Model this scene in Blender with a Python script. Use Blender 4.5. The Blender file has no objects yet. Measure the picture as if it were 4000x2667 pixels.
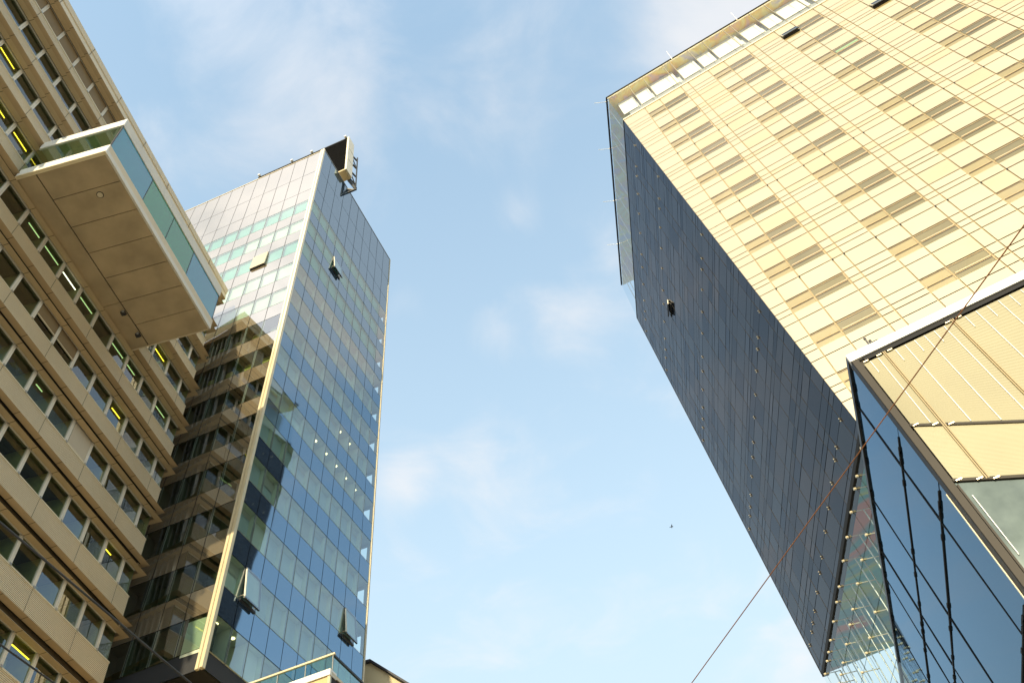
import bpy, math, random
from mathutils import Vector, Matrix
random.seed(7)
C = bpy.context.scene.collection
R = math.radians
def V(*a): return Vector(a)

# ------------------------------------------------------------------ camera
CAMP = V(0, 0, 1.65)
RX, DN, FW = V(0.97703, 0.169954, -0.128561), V(-0.213102, 0.779208, -0.589426), V(0, 0.603283, 0.797527)
FPX = 3140.0                                   # focal length in pixels of the 4000 px photograph
cam = bpy.data.cameras.new('camera'); camo = bpy.data.objects.new('camera', cam); C.objects.link(camo)
cam.sensor_width = 36; cam.lens = FPX / 4000 * 36; cam.clip_start = .1; cam.clip_end = 5000
camo.matrix_world = Matrix(((RX.x, -DN.x, -FW.x, 0), (RX.y, -DN.y, -FW.y, 0), (RX.z, -DN.z, -FW.z, CAMP.z), (0, 0, 0, 1)))
bpy.context.scene.camera = camo
def ray(px, py):
    return (RX * ((px - 2000) / FPX) + DN * ((py - 1333.5) / FPX) + FW).normalized()
def hit(px, py, P0, N):
    d = ray(px, py); return CAMP + d * ((P0 - CAMP).dot(N) / d.dot(N))

# ------------------------------------------------------------------ sun and sky
SUN_EL = R(26.3)
to_sun = V(-.157 * math.cos(SUN_EL), -.9876 * math.cos(SUN_EL), math.sin(SUN_EL)).normalized()
sl = bpy.data.lights.new('sun', 'SUN'); sl.energy = 2.1; sl.angle = R(.5); sl.color = (1, .86, .58)
so = bpy.data.objects.new('sun', sl); C.objects.link(so)
so.rotation_euler = to_sun.to_track_quat('Z', 'Y').to_euler()
W = bpy.data.worlds.new('World'); bpy.context.scene.world = W; W.use_nodes = True
nt = W.node_tree; nt.nodes.clear()
def N(t, **k):
    n = nt.nodes.new(t)
    for a, b in k.items(): setattr(n, a, b)
    return n
def lk(a, b): nt.links.new(a, b)
sky = N('ShaderNodeTexSky', sky_type='NISHITA', sun_disc=False); sky.sun_elevation = SUN_EL
sky.sun_rotation = math.atan2(to_sun.x, to_sun.y); sky.air_density = 1.0; sky.dust_density = 1.6; sky.ozone_density = 1.0
tc = N('ShaderNodeTexCoord')
SKY_STRENGTH = .15
# clouds: soft patches at given directions of the sky, broken up by noise
sep = N('ShaderNodeSeparateXYZ'); lk(tc.outputs['Generated'], sep.inputs[0])
mz = N('ShaderNodeMath', operation='MAXIMUM'); lk(sep.outputs['Z'], mz.inputs[0]); mz.inputs[1].default_value = .08
dv = N('ShaderNodeVectorMath', operation='DIVIDE'); lk(tc.outputs['Generated'], dv.inputs[0])
cmb = N('ShaderNodeCombineXYZ'); [lk(mz.outputs[0], cmb.inputs[i]) for i in range(3)]; lk(cmb.outputs[0], dv.inputs[1])
no = N('ShaderNodeTexNoise'); no.inputs['Scale'].default_value = 4.2; no.inputs['Detail'].default_value = 8; no.inputs['Roughness'].default_value = .56; no.inputs['Distortion'].default_value = .5
lk(dv.outputs[0], no.inputs['Vector'])
BLOBS = [((-.245, .185, .95), .14, 1.0), ((-.165, .305, .938), .10, .5), ((-.245, .34, .909), .10, .5), ((.04, .479, .877), .055, .75),
         ((-.027, .588, .809), .06, .75), ((-.165, .70, .696), .06, 1.15), ((.275, .29, .915), .11, .45), ((.089, .588, .804), .09, .55),
         ((-.062, .675, .736), .07, .5), ((-.115, .54, .836), .06, .9), ((.233, .867, .439), .09, .8), ((.142, .522, .841), .05, .5),
         ((.41, .33, .85), .26, 3.0), ((-.29, .55, .78), .10, .9), ((-.32, .68, .66), .12, .7), ((-.40, -.27, .87), .55, 1.5), ((-.2, -.75, .63), .5, 1.2)]  # last two: out-of-view clouds added to brighten the tower front's reflection
acc = None
for d, r, a in BLOBS:
    d = Vector(d).normalized()
    ds = N('ShaderNodeVectorMath', operation='DISTANCE'); lk(tc.outputs['Generated'], ds.inputs[0]); ds.inputs[1].default_value = d
    mr = N('ShaderNodeMapRange', interpolation_type='SMOOTHSTEP'); lk(ds.outputs['Value'], mr.inputs[0])
    mr.inputs[1].default_value = 0; mr.inputs[2].default_value = r; mr.inputs[3].default_value = a; mr.inputs[4].default_value = 0
    if acc is None: acc = mr.outputs[0]
    else:
        ad = N('ShaderNodeMath', operation='ADD'); lk(acc, ad.inputs[0]); lk(mr.outputs[0], ad.inputs[1]); acc = ad.outputs[0]
# mask = smoothstep(noise + 0.35*blob)
b1 = N('ShaderNodeMath', operation='MULTIPLY_ADD'); lk(acc, b1.inputs[0]); b1.inputs[1].default_value = .26; lk(no.outputs['Fac'], b1.inputs[2])
cm = N('ShaderNodeMapRange', interpolation_type='SMOOTHSTEP'); lk(b1.outputs[0], cm.inputs[0])
cm.inputs[1].default_value = .45; cm.inputs[2].default_value = 1.02; cm.inputs[3].default_value = 0; cm.inputs[4].default_value = .75
skyb = N('ShaderNodeBackground'); skyb.inputs[1].default_value = SKY_STRENGTH; tn = N('ShaderNodeMix', data_type='RGBA', blend_type='MULTIPLY'); tn.inputs[0].default_value = 1; lk(sky.outputs[0], tn.inputs[6]); tn.inputs[7].default_value = (.84, 1.06, 1.03, 1); lk(tn.outputs[2], skyb.inputs[0])
cld = N('ShaderNodeBackground'); cld.inputs[0].default_value = (.81, .79, .785, 1); cld.inputs[1].default_value = .44
mxs = N('ShaderNodeMixShader'); 
# thin high haze, denser towards the horizon
veil = N('ShaderNodeBackground'); veil.inputs[0].default_value = (.77, .93, 1, 1); veil.inputs[1].default_value = .35
vf = N('ShaderNodeMapRange'); lk(sep.outputs['Z'], vf.inputs[0]); vf.inputs[1].default_value = .35; vf.inputs[2].default_value = 1; vf.inputs[3].default_value = .97; vf.inputs[4].default_value = .32
vd = N('ShaderNodeVectorMath', operation='DISTANCE'); lk(tc.outputs['Generated'], vd.inputs[0]); vd.inputs[1].default_value = Vector((.63, .56, .54)).normalized()
vr = N('ShaderNodeMapRange', interpolation_type='SMOOTHSTEP'); lk(vd.outputs['Value'], vr.inputs[0]); vr.inputs[1].default_value = .05; vr.inputs[2].default_value = .47; vr.inputs[3].default_value = .55; vr.inputs[4].default_value = 1
vm_ = N('ShaderNodeMath', operation='MULTIPLY'); lk(vf.outputs[0], vm_.inputs[0]); lk(vr.outputs[0], vm_.inputs[1])
mv = N('ShaderNodeMixShader'); lk(vm_.outputs[0], mv.inputs[0]); lk(skyb.outputs[0], mv.inputs[1]); lk(veil.outputs[0], mv.inputs[2])
# clouds brighten towards the sun
dsn = N('ShaderNodeVectorMath', operation='DISTANCE'); lk(tc.outputs['Generated'], dsn.inputs[0]); dsn.inputs[1].default_value = to_sun
cb = N('ShaderNodeMapRange', interpolation_type='SMOOTHSTEP'); lk(dsn.outputs['Value'], cb.inputs[0]); cb.inputs[1].default_value = .2; cb.inputs[2].default_value = 1.35; cb.inputs[3].default_value = 2.1; cb.inputs[4].default_value = .45
lk(cb.outputs[0], cld.inputs[1])
lk(cm.outputs[0], mxs.inputs[0]); lk(mv.outputs[0], mxs.inputs[1]); lk(cld.outputs[0], mxs.inputs[2])
wo = N('ShaderNodeOutputWorld'); lk(mxs.outputs[0], wo.inputs[0])
vs = bpy.context.scene.view_settings; vs.view_transform = 'Standard'; vs.look = 'None'; vs.gamma = 1; vs.exposure = 1.45; vs.use_curve_mapping = False
cy = bpy.context.scene.cycles; cy.max_bounces = 10; cy.transparent_max_bounces = 14; cy.glossy_bounces = 5; cy.diffuse_bounces = 4

# ------------------------------------------------------------------ materials
def newmat(name):
    m = bpy.data.materials.new(name); m.use_nodes = True; t = m.node_tree; t.nodes.clear()
    o = t.nodes.new('ShaderNodeOutputMaterial'); return m, t, o
def noisecol(t, col, amt, scale):
    c = t.nodes.new('ShaderNodeTexCoord'); n = t.nodes.new('ShaderNodeTexNoise'); n.inputs['Scale'].default_value = scale; n.inputs['Detail'].default_value = 5
    t.links.new(c.outputs['Object'], n.inputs['Vector'])
    mp = t.nodes.new('ShaderNodeMapRange'); t.links.new(n.outputs['Fac'], mp.inputs[0]); mp.inputs[1].default_value = .3; mp.inputs[2].default_value = .7
    mp.inputs[3].default_value = 1 - amt; mp.inputs[4].default_value = 1 + amt
    vm = t.nodes.new('ShaderNodeVectorMath'); vm.operation = 'SCALE'; vm.inputs[0].default_value = col[:3]; t.links.new(mp.outputs[0], vm.inputs['Scale'])
    return vm.outputs[0]
def matte(name, col, rough=.6, amt=.08, scale=.6, metal=0, spec=.5):
    m, t, o = newmat(name); p = t.nodes.new('ShaderNodeBsdfPrincipled')
    t.links.new(noisecol(t, col, amt, scale), p.inputs['Base Color']); p.inputs['Roughness'].default_value = rough
    p.inputs['Metallic'].default_value = metal; p.inputs['Specular IOR Level'].default_value = spec
    t.links.new(p.outputs[0], o.inputs[0]); return m
def bump(t, scale, dist, strength=1.0):
    c = t.nodes.new('ShaderNodeTexCoord'); n = t.nodes.new('ShaderNodeTexNoise'); n.inputs['Scale'].default_value = scale; n.inputs['Detail'].default_value = 1
    t.links.new(c.outputs['Object'], n.inputs['Vector'])
    b = t.nodes.new('ShaderNodeBump'); b.inputs['Strength'].default_value = strength; b.inputs['Distance'].default_value = dist
    t.links.new(n.outputs['Fac'], b.inputs['Height']); return b.outputs[0]
def fres(t, ior):
    g = t.nodes.new('ShaderNodeNewGeometry'); m = t.nodes.new('ShaderNodeMapRange'); t.links.new(g.outputs['Backfacing'], m.inputs[0]); m.inputs[3].default_value = ior; m.inputs[4].default_value = 1 / ior
    f = t.nodes.new('ShaderNodeFresnel'); t.links.new(m.outputs[0], f.inputs['IOR']); return f
def coat(name, col, ior=3.0, rough=.02, tint=(1, 1, 1), amt=.08, scale=.5, wav=.004, wscale=.5):
    """opaque coated glass: coloured body under a mirror-like face"""
    m, t, o = newmat(name)
    d = t.nodes.new('ShaderNodeBsdfDiffuse'); t.links.new(noisecol(t, col, amt, scale), d.inputs[0])
    g = t.nodes.new('ShaderNodeBsdfGlossy'); g.inputs[0].default_value = (*tint, 1); g.inputs['Roughness'].default_value = rough
    f = fres(t, ior)
    if wav:
        nb = bump(t, wscale, wav); t.links.new(nb, g.inputs['Normal'])
    mx = t.nodes.new('ShaderNodeMixShader'); t.links.new(f.outputs[0], mx.inputs[0]); t.links.new(d.outputs[0], mx.inputs[1]); t.links.new(g.outputs[0], mx.inputs[2])
    t.links.new(mx.outputs[0], o.inputs[0]); return m
def pane(name, tint=(.8, .9, .85), ior=1.9, rough=.01, wav=.004, wscale=.5, gtint=(1, 1, 1), body=None):
    """clear glass: see-through with a mirror reflection"""
    m, t, o = newmat(name)
    d = t.nodes.new('ShaderNodeBsdfTransparent'); d.inputs[0].default_value = (*tint, 1)
    if body:
        db = t.nodes.new('ShaderNodeBsdfDiffuse'); db.inputs[0].default_value = (*body[0], 1); mb_ = t.nodes.new('ShaderNodeMixShader'); mb_.inputs[0].default_value = body[1]
        t.links.new(d.outputs[0], mb_.inputs[1]); t.links.new(db.outputs[0], mb_.inputs[2]); d = mb_
    g = t.nodes.new('ShaderNodeBsdfGlossy'); g.inputs['Roughness'].default_value = rough; g.inputs[0].default_value = (*gtint, 1)
    f = fres(t, ior)
    if wav: t.links.new(bump(t, wscale, wav), g.inputs['Normal'])
    mx = t.nodes.new('ShaderNodeMixShader'); t.links.new(f.outputs[0], mx.inputs[0]); t.links.new(d.outputs[0], mx.inputs[1]); t.links.new(g.outputs[0], mx.inputs[2])
    t.links.new(mx.outputs[0], o.inputs[0]); return m
def lamp(name, col, s):
    m, t, o = newmat(name); e = t.nodes.new('ShaderNodeEmission'); e.inputs[0].default_value = (*col, 1); e.inputs[1].default_value = s
    t.links.new(e.outputs[0], o.inputs[0]); return m
def blotch(name, cols, scale):
    """ceiling covered with soft patches of colour"""
    m, t, o = newmat(name); c = t.nodes.new('ShaderNodeTexCoord')
    n = t.nodes.new('ShaderNodeTexNoise'); n.inputs['Scale'].default_value = scale; n.inputs['Detail'].default_value = 4; n.inputs['Distortion'].default_value = 1.2
    t.links.new(c.outputs['Object'], n.inputs['Vector'])
    r = t.nodes.new('ShaderNodeValToRGB'); e = r.color_ramp.elements
    while len(e) > 1: e.remove(e[0])
    e[0].position = .3; e[0].color = (*cols[0], 1)
    for i, cc in enumerate(cols[1:]):
        k = e.new(.3 + .4 * (i + 1) / (len(cols) - 1)); k.color = (*cc, 1)
    t.links.new(n.outputs['Fac'], r.inputs[0])
    p = t.nodes.new('ShaderNodeBsdfPrincipled'); p.inputs['Roughness'].default_value = .5; t.links.new(r.outputs[0], p.inputs['Base Color'])
    t.links.new(p.outputs[0], o.inputs[0]); return m
M = dict(
    beige=matte('beige_panel', (.70, .58, .39), .55, .06, .25), beige_dark=matte('beige_joint', (.10, .07, .035), .8),
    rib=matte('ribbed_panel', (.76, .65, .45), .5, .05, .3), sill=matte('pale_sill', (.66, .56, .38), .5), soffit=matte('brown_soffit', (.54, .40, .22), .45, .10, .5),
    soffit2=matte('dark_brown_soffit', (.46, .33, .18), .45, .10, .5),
    white=matte('white_paint', (.72, .66, .54), .45), bright=matte('bright_white', (.85, .82, .74), .4, .03), black=matte('black_gap', (.012, .011, .010), .8),
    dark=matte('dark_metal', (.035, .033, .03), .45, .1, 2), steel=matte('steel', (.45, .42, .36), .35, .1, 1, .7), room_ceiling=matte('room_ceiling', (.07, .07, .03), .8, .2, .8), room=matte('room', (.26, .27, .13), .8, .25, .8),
    room_light=matte('pale_room', (.62, .64, .46), .8, .1, .8), blind_brown=matte('brown_blind', (.22, .15, .07), .7, .08, 1), blind_pale=matte('pale_blind', (.52, .44, .32), .7, .05, 1),
    lwin=pane('office_window_glass', (.72, .82, .66), 2.15, .01, .002, .6), lamp_y=lamp('yellow_tube', (1, .78, .05), 1.3), lamp_g=lamp('greenish_tube', (.60, .90, .40), .45), lamp_w=lamp('white_tube', (1, .96, .82), 1.5),
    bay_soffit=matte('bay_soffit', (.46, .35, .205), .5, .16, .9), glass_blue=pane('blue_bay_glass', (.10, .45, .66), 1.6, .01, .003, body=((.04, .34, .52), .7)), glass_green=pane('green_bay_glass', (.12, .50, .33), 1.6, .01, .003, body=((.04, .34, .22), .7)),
    glass_end=pane('pale_green_glass', (.55, .72, .45), 1.6, .01, .002), plaster=matte('plaster', (.78, .76, .70), .7),
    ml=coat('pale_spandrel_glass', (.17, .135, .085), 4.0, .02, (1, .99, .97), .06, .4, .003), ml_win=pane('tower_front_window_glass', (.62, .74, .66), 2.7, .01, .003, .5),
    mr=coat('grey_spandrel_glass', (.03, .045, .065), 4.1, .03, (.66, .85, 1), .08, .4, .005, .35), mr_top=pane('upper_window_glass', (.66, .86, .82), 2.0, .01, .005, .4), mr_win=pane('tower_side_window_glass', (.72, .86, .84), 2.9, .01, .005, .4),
    gold=matte('golden_metal', (.88, .74, .48), .3, .06, 1, .35), tan=matte('tan_panel', (.62, .46, .22), .5),
    beige_joint2=matte('dull_gold_joint', (.20, .15, .08), .6), joint=matte('dark_joint', (.02, .02, .022), .7), goldline=matte('golden_joint', (.36, .26, .11), .55, .08, 1),
    sy=matte('cream_panel', (.48, .405, .27), .32, .05, .18), sy2=matte('cream_panel_light', (.50, .425, .275), .3, .06, .25), sy3=matte('cream_panel_warm', (.48, .39, .235), .32, .06, .2), sy_dark=matte('olive_window_body', (.165, .14, .07), .35, .15, .6), sy_light=matte('pale_window_body', (.37, .31, .185), .35, .10, .6),
    sy_glass=pane('cream_window_glass', (.90, .86, .72), 1.45, .01, .003), sd=coat('dark_facade_glass', (.012, .013, .016), 1.6, .035, (.62, .62, .64), .2, .3, .006, .3), sd2=coat('dark_facade_glass_deep', (.010, .011, .015), 1.55, .05, (.55, .57, .61), .2, .3, .006, .3),
    crown_side=pane('crown_side_glass', (.80, .88, .92), 1.7, .01, .003), crown=pane('crown_glass', (.93, .95, .92), 1.35, .01, 0), ceil_warm=blotch('warm_patched_ceiling', [(.55, .55, .60), (.85, .50, .38), (.95, .62, .10), (.95, .80, .25), (.70, .60, .62)], .5),
    ceil_cool=blotch('cool_patched_ceiling', [(.06, .22, .26), (.05, .36, .42), (.10, .46, .42), (.45, .55, .14), (.08, .36, .42), (.07, .33, .38), (.70, .22, .14)], .16),
    atrium=pane('atrium_glass', (.88, .95, .92), 1.38, .01, 0), louvre=matte('louvre_panel', (.29, .25, .13), .5, .06, .5), louvre2=matte('pale_louvre_panel', (.43, .375, .225), .4, .05, .5),
    blue=coat('blue_glass', (.010, .028, .05), 2.1, .03, (.52, .74, .95), .1, .3, .010, .22), bronze=matte('bronze_frame', (.045, .036, .026), .5, .1, 1, 0, .15), grey_glass=coat('grey_display_glass', (.11, .13, .115), 1.5, .03, (.8, .95, .95), .35, 1.2, 0),
    rust=matte('copper_wire', (.30, .12, .04), .45, .2, 6, .3), mesh=matte('black_mesh', (.010, .009, .008), .9, .3, 8, 0, .1), balus=pane('balustrade_glass', (.62, .84, .76), 1.6, .01, 0),
    ground=matte('street_paving', (.22, .20, .17), .85, .2, 2), bird=matte('feathers', (.03, .03, .03), .8), render=matte('cream_render', (.62, .50, .30), .8), stone=matte('street_stone', (.45, .36, .22), .8),
    roofdark=matte('roof_edge', (.02, .02, .03), .6), grey=matte('grey_paint', (.30, .29, .26), .5), lamp_d=lamp('downlight', (1, .84, .42), 1.6))

# ------------------------------------------------------------------ mesh helpers
class MB:
    def __init__(s): s.v = []; s.f = []; s.mi = []; s.mats = []
    def m(s, mat):
        if mat not in s.mats: s.mats.append(mat)
        return s.mats.index(mat)
    def quad(s, pts, mat):
        b = len(s.v); s.v += [tuple(p) for p in pts]; s.f.append(tuple(range(b, b + len(pts)))); s.mi.append(s.m(mat))
    def hexa(s, p, mat, skip=()):
        """p: 8 points, 0-3 one face, 4-7 the opposite one"""
        b = len(s.v); s.v += [tuple(q) for q in p]
        for i, f in enumerate([(3, 2, 1, 0), (4, 5, 6, 7), (0, 1, 5, 4), (1, 2, 6, 5), (2, 3, 7, 6), (3, 0, 4, 7)]):
            if i in skip: continue
            s.f.append(tuple(b + k for k in f)); s.mi.append(s.m(mat))
    def bar(s, a, c, r, mat, n=6):
        a, c = Vector(a), Vector(c); d = (c - a).normalized(); x = d.orthogonal().normalized(); y = d.cross(x)
        b = len(s.v)
        for q in (a, c):
            for i in range(n):
                t = 2 * math.pi * i / n; s.v.append(tuple(q + (x * math.cos(t) + y * math.sin(t)) * r))
        k = s.m(mat)
        for i in range(n):
            s.f.append((b + i, b + (i + 1) % n, b + n + (i + 1) % n, b + n + i)); s.mi.append(k)
        s.f.append(tuple(b + n - 1 - i for i in range(n))); s.mi.append(k)
        s.f.append(tuple(b + n + i for i in range(n))); s.mi.append(k)
    def build(s, name, parent=None, loc=None):
        me = bpy.data.meshes.new(name)
        o0 = Vector(loc) if loc is not None else (Vector(parent.location) if parent is not None and parent.parent is None else V(0, 0, 0))
        org = Vector(loc) if loc is not None else V(0, 0, 0)
        me.from_pydata([tuple(Vector(q) - org) for q in s.v], [], s.f)
        for mt in s.mats: me.materials.append(mt)
        me.polygons.foreach_set('material_index', s.mi); me.update()
        o = bpy.data.objects.new(name, me); C.objects.link(o); o.location = org
        if parent is not None:
            o.parent = parent; o.matrix_parent_inverse = world(parent).inverted()
        return o
def world(o):
    m = Matrix.Translation(o.location)
    if o.parent is not None: m = world(o.parent) @ o.matrix_parent_inverse @ m
    return m
def thing(name, label, cat, loc, group=None):
    o = bpy.data.objects.new(name, None); C.objects.link(o); o.location = loc; o.empty_display_size = .5
    o['label'] = label; o['category'] = cat
    if group: o['group'] = group
    return o
def tag(o, label, cat, group=None):
    o['label'] = label; o['category'] = cat
    if group: o['group'] = group
    return o
class Face:
    """a facade plane: P(u, v, w) = T + u*h + v*d + w*n  (metres; v runs downward, w outward)"""
    def __init__(s, T, h, d, n): s.T, s.h, s.d, s.n = T, h, d, n
    def P(s, u, v, w=0): return s.T + s.h * u + s.d * v + s.n * w
    def box(s, mb, u0, u1, v0, v1, w0, w1, mat, skip=()):
        mb.hexa([s.P(u0, v0, w0), s.P(u1, v0, w0), s.P(u1, v1, w0), s.P(u0, v1, w0), s.P(u0, v0, w1), s.P(u1, v0, w1), s.P(u1, v1, w1), s.P(u0, v1, w1)], mat, skip)
    def rect(s, mb, u0, u1, v0, v1, w, mat): mb.quad([s.P(u0, v0, w), s.P(u1, v0, w), s.P(u1, v1, w), s.P(u0, v1, w)], mat)
    def panel(s, mb, u0, u1, v0, v1, gap, mat, w=0, tilt=.003):
        g = gap / 2; a, b = random.uniform(-tilt, tilt), random.uniform(-tilt, tilt)
        mb.quad([s.P(u0 + g, v0 + g, w + a), s.P(u1 - g, v0 + g, w + b), s.P(u1 - g, v1 - g, w - a), s.P(u0 + g, v1 - g, w - b)], mat)
    def inv(s, P):
        q = P - s.T; hh, hd, dd = s.h.dot(s.h), s.h.dot(s.d), s.d.dot(s.d); a, b = q.dot(s.h), q.dot(s.d); D = hh * dd - hd * hd
        return (a * dd - b * hd) / D, (b * hh - a * hd) / D
UP = V(0, 0, 1)

# ------------------------------------------------------------------ ground
g = MB(); g.quad([V(-1500, -1500, 0), V(1500, -1500, 0), V(1500, 1500, 0), V(-1500, 1500, 0)], M['ground'])
go = g.build('ground'); go['kind'] = 'structure'

# ================================================================== OFFICE BUILDING (left)
LH = V(-.062204, -.998063, 0); LO = V(.998063, -.062204, 0)
FL = Face(V(-20.7353, 28.7654, 41.7305), LH, V(0, 0, -1), LO); LC, LF = 1.5707, 3.5
C0, C1 = -.67, 18.5                       # ends of the facade, in window widths
lb = thing('office_building', 'beige office building with ribbed spandrels, brown ledges and rows of windows, along the left side', 'building', FL.P(0, 41.73, 0))
ROWS = range(-3, 12)
VISROWS = range(-3, 8)
def zl(k): return LF * k                  # v of the sill of row k
mb = MB()
FL.box(mb, C0 * LC + .1, C1 * LC, -13.4, 41.7, -14, -1.35, M['beige'], (1,))
mb.build('wall', lb)
# interior back wall seen through the windows
def ledges(k):
    v = zl(k); a, b = C0 * LC, C1 * LC
    # two projecting ledges, each a wedge that returns round the end of the building
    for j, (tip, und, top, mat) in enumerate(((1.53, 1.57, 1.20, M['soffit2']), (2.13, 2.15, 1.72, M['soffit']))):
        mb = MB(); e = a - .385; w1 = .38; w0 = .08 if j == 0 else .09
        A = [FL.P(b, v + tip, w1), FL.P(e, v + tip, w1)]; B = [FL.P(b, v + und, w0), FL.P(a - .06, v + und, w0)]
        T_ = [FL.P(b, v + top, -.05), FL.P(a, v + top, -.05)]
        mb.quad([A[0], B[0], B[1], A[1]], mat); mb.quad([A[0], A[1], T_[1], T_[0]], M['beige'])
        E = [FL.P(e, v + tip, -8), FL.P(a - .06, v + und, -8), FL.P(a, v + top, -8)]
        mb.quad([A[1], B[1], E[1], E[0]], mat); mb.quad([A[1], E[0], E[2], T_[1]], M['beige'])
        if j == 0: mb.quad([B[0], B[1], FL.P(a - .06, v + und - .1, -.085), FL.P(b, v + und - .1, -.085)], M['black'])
        for c in range(0, 19):
            u = c * LC + .05
            mb.quad([FL.P(u - .014, v + tip + .004, w1 - .005), FL.P(u + .014, v + tip + .004, w1 - .005), FL.P(u + .014, v + und + .005, w0), FL.P(u - .014, v + und + .005, w0)], M['beige_dark'])
        mb.build('ledge', lb)
for k in ROWS:
    v = zl(k); a, b = C0 * LC, C1 * LC
    # ribbed spandrel with pale sill
    mb = MB(); nr = 16; h0, h1 = .09, 1.22
    for i in range(nr):
        va = v + h0 + (h1 - h0) * i / nr; vm = va + (h1 - h0) / nr * .62; vb = va + (h1 - h0) / nr
        FL.rect(mb, a, b, va, vm, 0, M['rib']); FL.rect(mb, a, b, vm, vb, -.02, M['tan'])
        mb.quad([FL.P(a, vm, 0), FL.P(b, vm, 0), FL.P(b, vm, -.02), FL.P(a, vm, -.02)], M['tan'])
    FL.box(mb, a, b, v + .02, v + h0, -.10, .03, M['sill'])
    mb.quad([FL.P(a, v, 0), FL.P(a, v + 2.02, 0), FL.P(a, v + 2.02, -1.5), FL.P(a, v, -1.5)], M['beige'])
    mb.quad([FL.P(a + .04, v - 1.5, -.1), FL.P(a + .04, v, -.1), FL.P(a + .04, v, -1.5), FL.P(a + .04, v - 1.5, -1.5)], M['steel'])
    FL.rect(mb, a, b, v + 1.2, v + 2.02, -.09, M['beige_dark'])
    for c in range(0, 19, 2):
        c2 = c + (k % 2)
        if c2 < C1: FL.rect(mb, c2 * LC - .012, c2 * LC + .012, v + h0, v + h1, .004, M['beige_dark'])
    mb.build('spandrel', lb)
    ledges(k)
ledges(-4)
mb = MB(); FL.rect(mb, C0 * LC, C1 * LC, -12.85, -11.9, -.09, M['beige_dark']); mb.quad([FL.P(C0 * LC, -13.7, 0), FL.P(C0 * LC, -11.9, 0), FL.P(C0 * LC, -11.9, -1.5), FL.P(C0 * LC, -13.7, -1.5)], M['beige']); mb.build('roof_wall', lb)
# roof parapet and roof
mb = MB(); a, b = C0 * LC - .38, C1 * LC; vt = -12.52
prof = [(.37, vt), (.31, vt - .66), (.36, vt - .68), (.40, vt - 1.21), (.34, vt - 1.25), (-1.8, vt - 1.25)]
for (wa, va), (wb, vb) in zip(prof, prof[1:]):
    mb.quad([FL.P(b, va, wa), FL.P(a, va, wa), FL.P(a, vb, wb), FL.P(b, vb, wb)], M['beige'])
    mb.quad([FL.P(a, va, wa), FL.P(a, va, -8), FL.P(a, vb, -8), FL.P(a, vb, wb)], M['beige'])
mb.quad([FL.P(b, vt, .37), FL.P(a, vt, .37), FL.P(a, vt, -.1), FL.P(b, vt, -.1)], M['soffit'])
for c in range(0, 18, 2):
    u = (c + .95) * LC; FL.rect(mb, u - .015, u + .015, vt - .66, vt - .02, .375, M['beige_dark']); FL.rect(mb, u - .015, u + .015, vt - 1.21, vt - .68, .405, M['beige_dark'])
mb.build('parapet', lb)
# windows: glass over a shallow dark room, mullion, head rail, bracket
LAMPS = {(-1, 12): ('y', .13, .85), (0, 11): ('y', .16, .7), (0, 10): ('y', .18, .85), (1, 8): ('g', .3, .86), (1, 7): ('g', .17, .9), (1, 6): ('w', .18, .9), (1, 5): ('g', .2, .9), (1, 3): ('g', .2, .9), (1, 2): ('g', .2, .7), (0, 1): ('y', .13, .86), (6, 2): ('y', .2, .9), (2, 2): ('y', .3, .8), (1, 0): ('g', .24, .86), (4, 0): ('y', .15, .5), (3, 5): ('g', .3, .6)}
BLINDS = {(2, 6): .62, (2, 5): .62, (3, 3): 1.02}
for c in range(8, 19): BLINDS[(-3, c)] = 1.0
for c in range(-1, 8): BLINDS[(-3, c)] = 1.0
def lwindow(k, c, mb, fr):
    v = zl(k); u0, u1 = c * LC, (c + 1) * LC
    if c < 0: u0 = C0 * LC + .05
    t, bt = v - 1.46, v + .01
    rd = -1.3
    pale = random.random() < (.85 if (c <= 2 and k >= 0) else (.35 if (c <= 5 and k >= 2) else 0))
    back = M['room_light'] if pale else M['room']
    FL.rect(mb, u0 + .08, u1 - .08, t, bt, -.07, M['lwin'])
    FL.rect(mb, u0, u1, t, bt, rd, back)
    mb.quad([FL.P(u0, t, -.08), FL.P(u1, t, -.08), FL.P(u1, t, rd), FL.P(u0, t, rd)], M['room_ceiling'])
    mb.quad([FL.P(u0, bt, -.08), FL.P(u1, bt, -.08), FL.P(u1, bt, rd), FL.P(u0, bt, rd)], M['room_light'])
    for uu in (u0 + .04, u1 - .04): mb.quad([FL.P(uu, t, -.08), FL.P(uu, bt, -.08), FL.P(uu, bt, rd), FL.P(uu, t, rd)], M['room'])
    # frame: mullion at the nearer side, head rail, bracket
    for q in (0, 1): FL.box(fr, u1 - .095 + q * .105, u1 - .005 + q * .095, t - .02, bt - .03, -.10, -.012 + .012 * q, M['white'])
    FL.box(fr, u1 - .01, u1 + .015, t, bt - .02, -.10, -.05, M['black'])
    FL.box(fr, u1 - .05, u1 + .05, bt - .05, bt + .06, -.03, .05, M['steel'])
    FL.box(fr, u0, u1 - .1, bt - .05, bt, -.10, -.03, M['white'])
    fr.bar(FL.P(u0 + .06, t + .0, -.03), FL.P(u1 - .10, t + .0, -.03), .05, M['white'])
    FL.box(fr, u1 - .06, u1 + .05, t - .05, t + .08, -.06, .02, M['white'])
GLAREA = []
n = 0
rest, restf = MB(), MB()
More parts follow.
